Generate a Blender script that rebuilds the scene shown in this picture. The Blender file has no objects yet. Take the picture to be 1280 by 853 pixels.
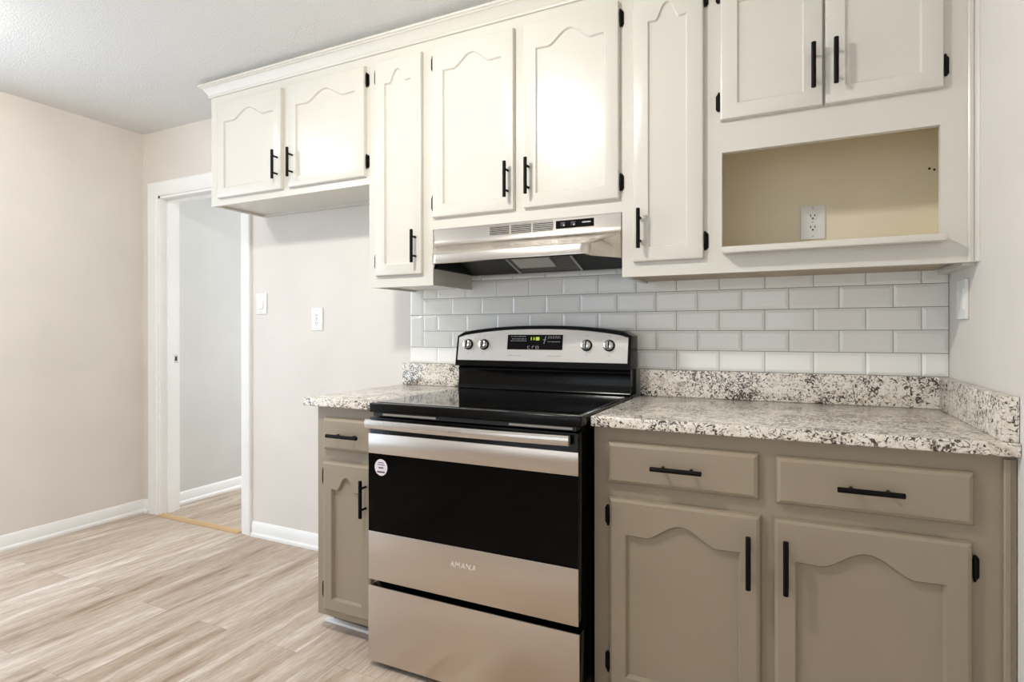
import bpy, bmesh, math, random
from math import radians as R, pi, sin, cos
from mathutils import Vector, Matrix
random.seed(4)
scene = bpy.context.scene
col = scene.collection

# ------------------------------------------------------------------ camera, world, light, exposure
CAM = Vector((-0.3791, -2.2295, 1.1208))
cd = bpy.data.cameras.new('camera'); cam = bpy.data.objects.new('camera', cd); col.objects.link(cam)
cam.location = CAM
cam.rotation_euler = (R(90 - 0.0841), R(0.0617), R(25.8456))
cd.sensor_width = 36; cd.lens = 718.075 / 1280 * 36
cd.shift_y = -(426.5 - 416.84) / 1280
cd.clip_start = 0.02
scene.camera = cam
scene.view_settings.view_transform = 'Standard'
scene.view_settings.look = 'None'
scene.view_settings.gamma = 1
scene.view_settings.use_curve_mapping = False
scene.view_settings.exposure = -1.46

w = bpy.data.worlds.new('sky'); scene.world = w; w.use_nodes = True
w.node_tree.nodes['Background'].inputs[0].default_value = (0.75, 0.85, 1, 1)
w.node_tree.nodes['Background'].inputs[1].default_value = 2.0

LAMP_NEAR = (-1.543, -1.49)      # two flush dome ceiling lamps of the kitchen, both out of frame
LAMP_FAR = (-3.34, -1.48)
LAMP_NEAR_W, LAMP_FAR_W = 102, 40
LAMP_COLOUR = (1.0, 0.97, 0.92)
DAY = (0.86, 0.93, 1.0)

def area(name, loc, rot, sx, sy, watts, colour):
    l = bpy.data.lights.new(name, 'AREA'); l.shape = 'RECTANGLE'; l.size = sx; l.size_y = sy
    l.energy = watts; l.color = colour
    o = bpy.data.objects.new(name, l); col.objects.link(o); o.location = loc; o.rotation_euler = rot
    return o
# daylight through the left wall's patio door; fill at added rear and hall windows
area('daylight_patio_door', (-4.30, -1.88, 1.1), (0, R(-90), 0), 1.9, 2.0, 130, (0.66, 0.81, 1.0))
area('fill_rear_window', (-1.6, -4.95, 1.25), (R(90), 0, 0), 2.6, 1.6, 50, (0.93, 0.96, 1.0))  # soft fill from behind the viewer, set outside an added window
area('fill_hall_window', (-3.3, 2.75, 1.4), (R(-90), 0, 0), 0.8, 1.2, 200, DAY)  # fill added to brighten the hall, no source known there

# ------------------------------------------------------------------ materials
def srgb(r, g, b):
    f = lambda c: (c / 255 / 12.92) if c <= 10 else ((c / 255 + 0.055) / 1.055) ** 2.4
    return (f(r), f(g), f(b), 1)

def mat(name, colour, rough=0.5, metal=0.0, spec=0.5, coat=0.0):
    m = bpy.data.materials.new(name); m.use_nodes = True
    b = m.node_tree.nodes['Principled BSDF']
    b.inputs['Base Color'].default_value = colour
    b.inputs['Roughness'].default_value = rough
    b.inputs['Metallic'].default_value = metal
    b.inputs['Specular IOR Level'].default_value = spec
    b.inputs['Coat Weight'].default_value = coat
    m.diffuse_color = colour
    return m, m.node_tree, b

def nd(t, kind, **kw):
    n = t.nodes.new(kind)
    for k, v in kw.items():
        if k in n.inputs: n.inputs[k].default_value = v
        else: setattr(n, k, v)
    return n

def ramp(t, fac, stops):
    r = t.nodes.new('ShaderNodeValToRGB')
    while len(r.color_ramp.elements) < len(stops): r.color_ramp.elements.new(0.5)
    for e, (p, c) in zip(r.color_ramp.elements, stops):
        e.position = p; e.color = c
    t.links.new(fac, r.inputs[0]); return r

def bump(t, b, height, strength, dist=0.002):
    n = t.nodes.new('ShaderNodeBump'); n.inputs['Strength'].default_value = strength
    n.inputs['Distance'].default_value = dist
    t.links.new(height, n.inputs['Height']); t.links.new(n.outputs[0], b.inputs['Normal'])

def painted(name, colour, rough, bscale=180, bstr=0.15, var=0.03):
    """paint with a faint roller texture and a faint unevenness of tone"""
    m, t, b = mat(name, colour, rough)
    tc = nd(t, 'ShaderNodeTexCoord')
    n = nd(t, 'ShaderNodeTexNoise', Scale=bscale, Detail=3.0); t.links.new(tc.outputs['Object'], n.inputs['Vector'])
    bump(t, b, n.outputs[0], bstr, 0.001)
    n2 = nd(t, 'ShaderNodeTexNoise', Scale=3.0, Detail=2.0); t.links.new(tc.outputs['Object'], n2.inputs['Vector'])
    lo = tuple(c * (1 - var) for c in colour[:3]) + (1,); hi = tuple(min(1, c * (1 + var)) for c in colour[:3]) + (1,)
    r = ramp(t, n2.outputs[0], [(0.3, lo), (0.7, hi)]); t.links.new(r.outputs[0], b.inputs['Base Color'])
    return m

M = {}
M['wall'] = painted('greige_wall_paint', srgb(226, 220, 212), 0.6, 140, 0.2)
M['hall_wall'] = painted('hall_wall_paint', srgb(214, 212, 208), 0.6, 140, 0.2)
M['white_trim'] = painted('white_trim_paint', srgb(246, 245, 242), 0.35, 60, 0.05)
M['cab_white'] = painted('white_cabinet_paint', srgb(215, 211, 201), 0.27, 90, 0.06, 0.015)
M['cab_grey'] = painted('greige_cabinet_paint', srgb(152, 139, 119), 0.36, 90, 0.08, 0.03)
M['niche'] = painted('tan_niche_paint', srgb(242, 230, 202), 0.6, 120, 0.2, 0.05)
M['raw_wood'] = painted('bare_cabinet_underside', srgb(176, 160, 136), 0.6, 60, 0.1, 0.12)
M['black_metal'] = mat('black_hardware', srgb(12, 10, 9), 0.45, 0.0, 0.12)[0]
M['black_enamel'] = mat('black_enamel', srgb(6, 6, 6), 0.16, 0, 0.2)[0]
M['black_matte'] = mat('black_interior', srgb(15, 15, 15), 0.5)[0]
M['plastic_white'] = mat('white_plastic', srgb(240, 239, 234), 0.35)[0]
M['slot'] = mat('dark_slot', srgb(60, 55, 50), 0.6)[0]
M['chrome'] = mat('polished_chrome', (0.85, 0.84, 0.82, 1), 0.12, 1.0)[0]
M['rail'] = mat('pale_rail', srgb(190, 188, 184), 0.4)[0]
M['paper'] = mat('paper_label', srgb(226, 214, 222), 0.6)[0]
M['ink'] = mat('dark_ink', srgb(70, 64, 70), 0.6)[0]
M['pale_ink'] = mat('pale_print', srgb(185, 185, 182), 0.5)[0]
M['grey_ink'] = mat('grey_print', srgb(140, 134, 126), 0.5)[0]
M['badge'] = mat('raised_badge_metal', (0.93, 0.9, 0.86, 1), 0.25, 0.7)[0]
M['lens'] = mat('hood_lamp_lens', srgb(196, 192, 182), 0.35)[0]
M['grout'] = mat('dark_grout', srgb(98, 92, 86), 0.8)[0]
M['tan_strip'] = painted('tan_threshold', srgb(196, 163, 120), 0.5, 80, 0.1, 0.06)

def steel(name, colour, rough, aniso=0.75):
    m, t, b = mat(name, colour, rough, 1.0)
    tc = nd(t, 'ShaderNodeTexCoord'); mp = nd(t, 'ShaderNodeMapping')
    mp.inputs['Scale'].default_value = (6, 6, 900)
    n = nd(t, 'ShaderNodeTexNoise', Scale=1.0, Detail=2.0)
    t.links.new(tc.outputs['Object'], mp.inputs[0]); t.links.new(mp.outputs[0], n.inputs['Vector'])
    bump(t, b, n.outputs[0], 0.06, 0.0004)
    tg = nd(t, 'ShaderNodeTangent', direction_type='RADIAL', axis='Z')
    b.inputs['Anisotropic'].default_value = aniso
    t.links.new(tg.outputs[0], b.inputs['Tangent'])
    return m
M['steel'] = steel('brushed_stainless', (0.62, 0.555, 0.485, 1), 0.28)
M['steel_hood'] = steel('hood_stainless', (0.66, 0.62, 0.57, 1), 0.25, 0.1)
M['steel_panel'] = steel('panel_stainless', (0.60, 0.575, 0.54, 1), 0.36, 0.3)

m, t, b = mat('black_oven_glass', srgb(1, 1, 1), 0.05, 0, 0.10); M['oven_glass'] = m
m, t, b = mat('black_ceramic_top', srgb(14, 14, 14), 0.06)
M['cook_glass'] = m

def ceiling_mat():
    m, t, b = mat('popcorn_ceiling', srgb(246, 246, 243), 0.9, 0, 0.2)
    tc = nd(t, 'ShaderNodeTexCoord')
    n = nd(t, 'ShaderNodeTexNoise', Scale=150.0, Detail=5.0, Roughness=0.65); t.links.new(tc.outputs['Object'], n.inputs['Vector'])
    r = ramp(t, n.outputs[0], [(0.38, (0, 0, 0, 1)), (0.62, (1, 1, 1, 1))])
    bump(t, b, r.outputs[0], 0.55, 0.006)
    return m
M['ceiling'] = ceiling_mat()

def floor_mat():
    m, t, b = mat('vinyl_plank_floor', srgb(185, 165, 142), 0.42)
    tc = nd(t, 'ShaderNodeTexCoord')
    mp = nd(t, 'ShaderNodeMapping'); mp.inputs['Rotation'].default_value = (0, 0, R(90))
    t.links.new(tc.outputs['Object'], mp.inputs[0])
    br = nd(t, 'ShaderNodeTexBrick'); br.offset = 0.37; br.offset_frequency = 2; br.squash = 1.0
    br.inputs['Scale'].default_value = 1.0
    br.inputs['Brick Width'].default_value = 1.19; br.inputs['Row Height'].default_value = 0.176
    br.inputs['Mortar Size'].default_value = 0.0007; br.inputs['Mortar Smooth'].default_value = 0.3
    br.inputs['Bias'].default_value = 0.0
    br.inputs['Color1'].default_value = (0, 0, 0, 1); br.inputs['Color2'].default_value = (1, 1, 1, 1)
    br.inputs['Mortar'].default_value = (0.5, 0.5, 0.5, 1)
    t.links.new(mp.outputs[0], br.inputs['Vector'])
    # each plank shifts its own grain
    sep = nd(t, 'ShaderNodeSeparateXYZ'); t.links.new(tc.outputs['Object'], sep.inputs[0])
    cmb = nd(t, 'ShaderNodeCombineXYZ')
    mx = nd(t, 'ShaderNodeMath', operation='MULTIPLY'); mx.inputs[1].default_value = 8.0; t.links.new(sep.outputs[0], mx.inputs[0])
    my = nd(t, 'ShaderNodeMath', operation='MULTIPLY'); my.inputs[1].default_value = 0.8; t.links.new(sep.outputs[1], my.inputs[0])
    mz = nd(t, 'ShaderNodeMath', operation='MULTIPLY'); mz.inputs[1].default_value = 31.0; t.links.new(br.outputs['Color'], mz.inputs[0])
    t.links.new(mx.outputs[0], cmb.inputs[0]); t.links.new(my.outputs[0], cmb.inputs[1]); t.links.new(mz.outputs[0], cmb.inputs[2])
    g1 = nd(t, 'ShaderNodeTexNoise', Scale=2.2, Detail=5.0, Roughness=0.55, Distortion=0.25); t.links.new(cmb.outputs[0], g1.inputs['Vector'])
    g2 = nd(t, 'ShaderNodeTexNoise', Scale=14.0, Detail=4.0, Roughness=0.6); t.links.new(cmb.outputs[0], g2.inputs['Vector'])
    c1 = ramp(t, g1.outputs[0], [(0.29, srgb(158, 136, 114)), (0.42, srgb(192, 173, 155)), (0.58, srgb(207, 192, 177)), (0.72, srgb(230, 221, 212))])
    c2 = ramp(t, g2.outputs[0], [(0.32, (0.62, 0.57, 0.53, 1)), (0.56, (1, 1, 1, 1))])
    mul = nd(t, 'ShaderNodeMix', data_type='RGBA', blend_type='MULTIPLY'); mul.inputs[0].default_value = 0.6
    t.links.new(c1.outputs[0], mul.inputs[6]); t.links.new(c2.outputs[0], mul.inputs[7])
    # fine pores and the odd dark knot
    cmb2 = nd(t, 'ShaderNodeCombineXYZ')
    px_ = nd(t, 'ShaderNodeMath', operation='MULTIPLY'); px_.inputs[1].default_value = 260.0; t.links.new(sep.outputs[0], px_.inputs[0])
    py_ = nd(t, 'ShaderNodeMath', operation='MULTIPLY'); py_.inputs[1].default_value = 22.0; t.links.new(sep.outputs[1], py_.inputs[0])
    t.links.new(px_.outputs[0], cmb2.inputs[0]); t.links.new(py_.outputs[0], cmb2.inputs[1]); t.links.new(mz.outputs[0], cmb2.inputs[2])
    pn = nd(t, 'ShaderNodeTexNoise', Scale=1.0, Detail=3.0, Roughness=0.6); t.links.new(cmb2.outputs[0], pn.inputs['Vector'])
    pr_ = ramp(t, pn.outputs[0], [(0.30, (0.74, 0.71, 0.68, 1)), (0.55, (1, 1, 1, 1))])
    mpore = nd(t, 'ShaderNodeMix', data_type='RGBA', blend_type='MULTIPLY'); mpore.inputs[0].default_value = 0.75
    t.links.new(mul.outputs[2], mpore.inputs[6]); t.links.new(pr_.outputs[0], mpore.inputs[7])
    km = nd(t, 'ShaderNodeMapping'); km.inputs['Scale'].default_value = (3.2, 1.5, 1); t.links.new(tc.outputs['Object'], km.inputs[0])
    kv = nd(t, 'ShaderNodeTexVoronoi', Scale=1.0); t.links.new(km.outputs[0], kv.inputs['Vector'])
    kr = ramp(t, kv.outputs[0], [(0.012, (0.45, 0.38, 0.32, 1)), (0.06, (1, 1, 1, 1))])
    mk = nd(t, 'ShaderNodeMix', data_type='RGBA', blend_type='MULTIPLY'); mk.inputs[0].default_value = 0.8
    t.links.new(mpore.outputs[2], mk.inputs[6]); t.links.new(kr.outputs[0], mk.inputs[7])
    mul = mk
    tone = ramp(t, br.outputs['Color'], [(0.0, (0.90, 0.87, 0.84, 1)), (0.5, (0.97, 0.96, 0.95, 1)), (1.0, (1.05, 1.05, 1.06, 1))])
    mul2 = nd(t, 'ShaderNodeMix', data_type='RGBA', blend_type='MULTIPLY'); mul2.inputs[0].default_value = 1.0
    t.links.new(mul.outputs[2], mul2.inputs[6]); t.links.new(tone.outputs[0], mul2.inputs[7])
    seam = nd(t, 'ShaderNodeMix', data_type='RGBA'); t.links.new(br.outputs['Fac'], seam.inputs[0])
    t.links.new(mul2.outputs[2], seam.inputs[6]); seam.inputs[7].default_value = srgb(150, 130, 112)
    t.links.new(seam.outputs[2], b.inputs['Base Color'])
    bump(t, b, g2.outputs[0], 0.08, 0.001)
    return m
M['floor'] = floor_mat()

def granite_mat():
    m, t, b = mat('speckled_granite', srgb(224, 216, 204), 0.16)
    tc = nd(t, 'ShaderNodeTexCoord')
    big = nd(t, 'ShaderNodeTexNoise', Scale=9.0, Detail=2.0); t.links.new(tc.outputs['Object'], big.inputs['Vector'])
    fl = nd(t, 'ShaderNodeTexNoise', Scale=82.0, Detail=3.0, Roughness=0.55, Distortion=1.7); t.links.new(tc.outputs['Object'], fl.inputs['Vector'])
    add = nd(t, 'ShaderNodeMath', operation='MULTIPLY_ADD'); t.links.new(big.outputs[0], add.inputs[0]); add.inputs[1].default_value = 0.30
    t.links.new(fl.outputs[0], add.inputs[2])
    dark = ramp(t, add.outputs[0], [(0.655, (0, 0, 0, 1)), (0.755, (1, 1, 1, 1))])
    mid = nd(t, 'ShaderNodeTexNoise', Scale=38.0, Detail=4.0, Distortion=1.0)
    mp = nd(t, 'ShaderNodeMapping'); mp.inputs['Location'].default_value = (3.1, 1.7, 5.2)
    t.links.new(tc.outputs['Object'], mp.inputs[0]); t.links.new(mp.outputs[0], mid.inputs['Vector'])
    base = ramp(t, mid.outputs[0], [(0.30, srgb(192, 181, 165)), (0.42, srgb(228, 219, 205)), (0.60, srgb(241, 235, 224))])
    mix = nd(t, 'ShaderNodeMix', data_type='RGBA'); t.links.new(dark.outputs[0], mix.inputs[0])
    t.links.new(base.outputs[0], mix.inputs[6]); mix.inputs[7].default_value = srgb(72, 62, 54)
    t.links.new(mix.outputs[2], b.inputs['Base Color'])
    return m
M['granite'] = granite_mat()

m, t, b = mat('glazed_white_tile', srgb(246, 245, 239), 0.10)
tc = nd(t, 'ShaderNodeTexCoord'); n = nd(t, 'ShaderNodeTexNoise', Scale=22.0, Detail=2.0)
t.links.new(tc.outputs['Object'], n.inputs['Vector']); bump(t, b, n.outputs[0], 0.12, 0.002)
M['tile'] = m

m, t, b = mat('hood_filter_mesh', srgb(96, 92, 88), 0.45, 0.7)
tc = nd(t, 'ShaderNodeTexCoord'); v = nd(t, 'ShaderNodeTexVoronoi', Scale=210.0); t.links.new(tc.outputs['Object'], v.inputs['Vector'])
r = ramp(t, v.outputs[0], [(0.2, srgb(40, 38, 36)), (0.6, srgb(120, 115, 110))]); t.links.new(r.outputs[0], b.inputs['Base Color'])
M['filter'] = m

def emit(name, colour, strength):
    m = bpy.data.materials.new(name); m.use_nodes = True; t = m.node_tree
    b = t.nodes['Principled BSDF']; b.inputs['Base Color'].default_value = colour
    b.inputs['Emission Color'].default_value = colour; b.inputs['Emission Strength'].default_value = strength
    return m
M['clock'] = emit('clock_digits', (0.75, 0.95, 0.12, 1), 1.6)

def pane_mat():
    m = bpy.data.materials.new('window_glass'); m.use_nodes = True; t = m.node_tree
    t.nodes.remove(t.nodes['Principled BSDF'])
    a = t.nodes.new('ShaderNodeBsdfTransparent'); g = t.nodes.new('ShaderNodeBsdfGlossy'); g.inputs['Roughness'].default_value = 0.02
    x = t.nodes.new('ShaderNodeMixShader'); x.inputs[0].default_value = 0.06
    t.links.new(a.outputs[0], x.inputs[1]); t.links.new(g.outputs[0], x.inputs[2])
    t.links.new(x.outputs[0], t.nodes['Material Output'].inputs[0]); return m
M['pane'] = pane_mat()

# ------------------------------------------------------------------ helpers
def box(bm, x0, x1, y0, y1, z0, z1):
    vs = [bm.verts.new((x, y, z)) for x in (x0, x1) for y in (y0, y1) for z in (z0, z1)]
    for f in ((0, 1, 3, 2), (4, 6, 7, 5), (0, 4, 5, 1), (2, 3, 7, 6), (0, 2, 6, 4), (1, 5, 7, 3)):
        bm.faces.new([vs[i] for i in f])
    return vs

def bevel(bm, width, seg=2):
    bmesh.ops.bevel(bm, geom=list(bm.edges), offset=width, segments=seg, affect='EDGES', profile=0.6)

def bbox(x0, x1, y0, y1, z0, z1, bw=0.0, seg=2):
    bm = bmesh.new(); box(bm, x0, x1, y0, y1, z0, z1)
    if bw: bmesh.ops.recalc_face_normals(bm, faces=bm.faces); bevel(bm, bw, seg)
    return bm

def tube(bm, pts, r, n=12, caps=True):
    """round bar along a polyline"""
    pts = [Vector(p) for p in pts]; rings = []
    for i, p in enumerate(pts):
        d = (pts[min(i + 1, len(pts) - 1)] - pts[max(i - 1, 0)]).normalized()
        a = d.orthogonal().normalized() if i == 0 else (rings_a - d * rings_a.dot(d)).normalized()
        rings_a = a; bb = d.cross(a)
        rr = r[i] if isinstance(r, (list, tuple)) else r
        rings.append([bm.verts.new(p + a * rr * cos(2 * pi * k / n) + bb * rr * sin(2 * pi * k / n)) for k in range(n)])
    for A, B in zip(rings, rings[1:]):
        for k in range(n): bm.faces.new((A[k], A[(k + 1) % n], B[(k + 1) % n], B[k]))
    if caps: bm.faces.new(rings[0][::-1]); bm.faces.new(rings[-1])

def extrude_x(bm, prof, x0, x1):
    """closed (y, z) profile swept along x"""
    A = [bm.verts.new((x0, y, z)) for y, z in prof]; B = [bm.verts.new((x1, y, z)) for y, z in prof]
    n = len(prof)
    for i in range(n): bm.faces.new((A[i], A[(i + 1) % n], B[(i + 1) % n], B[i]))
    bm.faces.new(A[::-1]); bm.faces.new(B)

def root_loc(o):
    v = Vector((0, 0, 0))
    while o is not None: v += o.location; o = o.parent
    return v

def obj(name, bm, m, parent=None, smooth=True, angle=35):
    bmesh.ops.recalc_face_normals(bm, faces=bm.faces)
    if parent is not None: bmesh.ops.translate(bm, verts=bm.verts, vec=-root_loc(parent))
    me = bpy.data.meshes.new(name); bm.to_mesh(me); bm.free()
    me.materials.append(M[m] if isinstance(m, str) else m)
    o = bpy.data.objects.new(name, me); col.objects.link(o)
    if parent is not None: o.parent = parent
    if smooth:
        me.polygons.foreach_set('use_smooth', [True] * len(me.polygons))
        try: me.set_sharp_from_angle(angle=R(angle))
        except Exception: pass
    return o

def thing(name, label, cat, loc, group=None):
    o = bpy.data.objects.new(name, None); col.objects.link(o); o.location = loc; o.empty_display_size = 0.05
    o['label'] = label; o['category'] = cat
    if group: o['group'] = group
    return o

def tag(o, label, cat, group=None):
    o['label'] = label; o['category'] = cat
    if group: o['group'] = group
    return o

def struct(name, bm, m, parent=None, **k):
    o = obj(name, bm, m, parent, **k)
    if parent is None: o['kind'] = 'structure'
    return o

def lettering(name, body, size, loc, parent, m, depth=0.0006, sx=1.0, tilt=0.0):
    """raised letters in the x-z plane facing -y, centred on loc"""
    c = bpy.data.curves.new(name, 'FONT'); c.body = body; c.size = size; c.extrude = depth
    c.align_x = 'CENTER'; c.align_y = 'CENTER'
    o = bpy.data.objects.new(name, c); col.objects.link(o)
    bpy.context.view_layer.update()
    me = bpy.data.meshes.new_from_object(o.evaluated_get(bpy.context.evaluated_depsgraph_get()))
    bpy.data.objects.remove(o); bpy.data.curves.remove(c)
    me.name = name
    me.transform(Matrix.Translation(Vector(loc) - root_loc(parent)) @ Matrix.Rotation(R(90) - tilt, 4, 'X') @ Matrix.Diagonal((sx, 1, 1, 1)))
    me.materials.clear(); me.materials.append(M[m])
    o = bpy.data.objects.new(name, me); col.objects.link(o); o.parent = parent
    return o

# ------------------------------------------------------------------ room shell
XL, XR, YB, ZC = -4.032, 0.072, 0.008, 2.364
YR = -4.6
WT = 0.12
DX0, DX1, DZ = -3.882, -3.131, 1.965       # doorway opening
HX = -3.972                                 # hall wall face

bm = bmesh.new(); box(bm, XL - .25, XR + .25, YR - .25, 2.75, -0.10, 0.0); struct('floor', bm, 'floor', smooth=False)
bm = bmesh.new(); box(bm, XL - .25, XR + .25, YR - .25, 2.75, ZC, ZC + .10); struct('ceiling', bm, 'ceiling', smooth=False)
bm = bmesh.new()
box(bm, XL - .25, DX0, YB, YB + WT, 0, ZC); box(bm, DX0, DX1, YB, YB + WT, DZ, ZC); box(bm, DX1, XR + .25, YB, YB + WT, 0, ZC)
struct('wall_back', bm, 'wall', smooth=False)
bm = bmesh.new(); box(bm, XR, XR + .15, YR, YB, 0, ZC); struct('wall_right', bm, 'wall', smooth=False)
# left wall with a glazed patio door further towards the viewer
PY0, PY1, PZ = -2.9, -0.86, 2.05
bm = bmesh.new()
box(bm, XL - .15, XL, PY1, YB, 0, ZC); box(bm, XL - .15, XL, YR, PY0, 0, ZC); box(bm, XL - .15, XL, PY0, PY1, PZ, ZC)
struct('wall_left', bm, 'wall', smooth=False)
RX0, RX1, RZ0, RZ1 = -2.95, -0.25, 0.45, 2.05
bm = bmesh.new()
box(bm, XL - .15, RX0, YR - .15, YR, 0, ZC); box(bm, RX1, XR + .15, YR - .15, YR, 0, ZC)
box(bm, RX0, RX1, YR - .15, YR, 0, RZ0); box(bm, RX0, RX1, YR - .15, YR, RZ1, ZC)
struct('wall_front', bm, 'wall', smooth=False)

def glazed(name, axis, plane, a0, a1, z0, z1, posts):
    """white window frame with panes, lying in the wall's thickness"""
    bm = bmesh.new()
    def bar(p0, p1, q0, q1):
        if axis == 'x': box(bm, plane - .03, plane + .03, p0, p1, q0, q1)
        else: box(bm, p0, p1, plane - .03, plane + .03, q0, q1)
    bar(a0, a1, z0, z0 + .06); bar(a0, a1, z1 - .06, z1)
    for p in posts: bar(p - .03, p + .03, z0 + .06, z1 - .06)
    f = struct(name, bm, 'white_trim', smooth=False)
    bm = bmesh.new()
    if axis == 'x': box(bm, plane - .004, plane + .004, a0 + .01, a1 - .01, z0 + .03, z1 - .03)
    else: box(bm, a0 + .01, a1 - .01, plane - .004, plane + .004, z0 + .03, z1 - .03)
    struct('pane', bm, 'pane', f, smooth=False)
glazed('window_1', 'x', XL - .08, PY0, PY1, 0, PZ, (PY0 + .03, (PY0 + PY1) / 2, PY1 - .03))
glazed('added_window_rear', 'y', YR - .08, RX0, RX1, RZ0, RZ1, (RX0 + .03, -2.05, -1.15, RX1 - .03))  # unseen window added behind the viewer to let the fill in

# hall beyond the doorway
bm = bmesh.new(); box(bm, HX - .12, HX, YB + WT, 2.55, 0, ZC); struct('wall_hall_left', bm, 'hall_wall', smooth=False)
bm = bmesh.new(); box(bm, -2.75, -2.63, YB + WT, 2.55, 0, ZC); struct('wall_hall_right', bm, 'hall_wall', smooth=False)
bm = bmesh.new()
box(bm, HX - .12, -3.75, 2.45, 2.57, 0, ZC); box(bm, -2.85, -2.63, 2.45, 2.57, 0, ZC); box(bm, -3.75, -2.85, 2.45, 2.57, 0, .75); box(bm, -3.75, -2.85, 2.45, 2.57, 2.05, ZC)
struct('wall_hall_end', bm, 'hall_wall', smooth=False)
glazed('added_window_hall', 'y', 2.51, -3.75, -2.85, .75, 2.05, (-3.72, -3.3, -2.88))  # unseen window added at the hall end for the hall's fill

def base_prof(h=0.079, tk=0.012):
    return [(0, 0), (-tk - .010, 0), (-tk - .010, .012), (-tk - .004, .019), (-tk, .021), (-tk, h - .012), (-.004, h), (0, h)]
bm = bmesh.new(); extrude_x(bm, [(YB + y, z) for y, z in base_prof()], DX1 + .078, -1.98); struct('baseboard_back', bm, 'white_trim')
bm = bmesh.new(); extrude_x(bm, [(YB + y, z) for y, z in base_prof()], XL + .012, DX0 - .086); struct('baseboard_corner', bm, 'white_trim')
def side_base(name, x, y0, y1):
    bm = bmesh.new(); pr = base_prof()
    A = [bm.verts.new((x - p, y0, z)) for p, z in pr]; B = [bm.verts.new((x - p, y1, z)) for p, z in pr]; n = len(pr)
    for i in range(n): bm.faces.new((A[i], A[(i + 1) % n], B[(i + 1) % n], B[i]))
    bm.faces.new(A); bm.faces.new(B[::-1]); struct(name, bm, 'white_trim')
side_base('baseboard_left', XL, PY1 + .03, YB)
side_base('baseboard_hall', HX, YB + WT, 2.44)

# doorway: casing, jambs, stops
def casing():
    bm = bmesh.new(); W = .086
    prof = [(0, 0), (0, .010), (.012, .015), (.022, .013), (.055, .018), (.078, .020), (W, .016), (W, 0)]   # (across, thick)
    def sweep(path):
        rings = []
        for (px, pz, nx, nz) in path:
            rings.append([bm.verts.new((px + nx * a, YB - tk, pz + nz * a)) for a, tk in prof])
        for A, B in zip(rings, rings[1:]):
            for i in range(len(prof)): bm.faces.new((A[i], A[(i + 1) % len(prof)], B[(i + 1) % len(prof)], B[i]))
        bm.faces.new(rings[0]); bm.faces.new(rings[-1][::-1])
    e = .004
    sweep([(DX0 + e, 0, -1, 0), (DX0 + e, DZ - e, -1, 1), (DX1 - e, DZ - e, .82, 1), (DX1 - e, 0, .82, 0)])
    return bm
dr = struct('trim_1', casing(), 'white_trim', angle=25)
bm = bmesh.new()
box(bm, DX0 - .001, DX0 + .018, YB - .002, YB + WT + .002, 0, DZ); box(bm, DX1 - .018, DX1 + .001, YB - .002, YB + WT + .002, 0, DZ); box(bm, DX0, DX1, YB - .002, YB + WT + .002, DZ - .018, DZ + .001)
box(bm, DX0 + .018, DX0 + .030, YB + .042, YB + .078, 0, DZ - .03); box(bm, DX1 - .030, DX1 - .018, YB + .042, YB + .078, 0, DZ - .03); box(bm, DX0 + .018, DX1 - .018, YB + .042, YB + .078, DZ - .03, DZ - .018)
jm = struct('jamb', bm, 'white_trim', dr, smooth=False)
bm = bbox(DX0 + .017, DX0 + .0195, YB + .084, YB + .112, .93, .985, .001, 1); sp = obj('strike_plate', bm, 'chrome', dr)
bm = bbox(DX0 + .0185, DX0 + .0200, YB + .090, YB + .104, .945, .972); obj('latch_hole', bm, 'slot', sp, smooth=False)
bm = bmesh.new(); extrude_x(bm, [(YB - .030, 0), (YB - .030, .002), (YB - .020, .007), (YB + .015, .008), (YB + .025, .002), (YB + .025, 0)], DX0 + .019, DX1 - .019)
tag(obj('threshold_strip', bm, 'tan_strip'), 'tan wooden threshold strip on the floor across the open doorway', 'threshold')

# ------------------------------------------------------------------ tiled backsplash
PX, PZ_ = 0.1535, 0.07449
def backsplash():
    bm = bmesh.new(); Z0 = .978; g = .0008; yg, yt, bw, bd = 0.003, -0.001, .0105, .0028
    def tile(x0, x1, z0, z1):
        x0 += g; x1 -= g; z0 += g; z1 -= g
        if x1 - x0 < .008 or z1 - z0 < .006: return
        b_ = min(bw, (x1 - x0) * .4, (z1 - z0) * .4)
        o = [bm.verts.new((x, yg + .004, z)) for x, z in ((x0, z0), (x1, z0), (x1, z1), (x0, z1))]
        e = [bm.verts.new((x, yt + bd, z)) for x, z in ((x0, z0), (x1, z0), (x1, z1), (x0, z1))]
        jig = [random.uniform(-.0004, .0004) for _ in range(4)]
        i = [bm.verts.new((x, yt + j, z)) for (x, z), j in zip(((x0 + b_, z0 + b_), (x1 - b_, z0 + b_), (x1 - b_, z1 - b_), (x0 + b_, z1 - b_)), jig)]
        for A, B in ((o, e), (e, i)):
            for k in range(4): bm.faces.new((A[k], A[(k + 1) % 4], B[(k + 1) % 4], B[k]))
        bm.faces.new(i)
    xl, xc = -1.993, -12.5 * PX
    for row in range(6):
        z0 = Z0 + row * PZ_; z1 = z0 + PZ_
        off = 0 if row % 2 == 0 else .5
        for i in range(-14, 2):
            x0 = (i - off) * PX; x1 = x0 + PX
            lo = xl if row == 0 else xc
            a, b_ = max(x0, lo), min(x1, XR - .001)
            if row == 0 and i == -13: b_ = -12 * PX; a = xl
            if row == 0 and i < -13: continue
            if b_ <= a: continue
            spans = [(a, b_)]
            for a_, c_ in spans:
                top = min(z1, 1.372)
                if top - z0 > .006: tile(a_, c_, z0, top)
    for k in range(1, 5, 2): tile(xl, xc, Z0 + k * PZ_, min(Z0 + (k + 2) * PZ_, 1.372))
    return bm
t_ = thing('tile_backsplash', 'white subway tile backsplash with dark grout lines behind the range', 'backsplash', (-.96, .006, .978))
obj('tiles', backsplash(), 'tile', t_, smooth=False)
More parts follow.
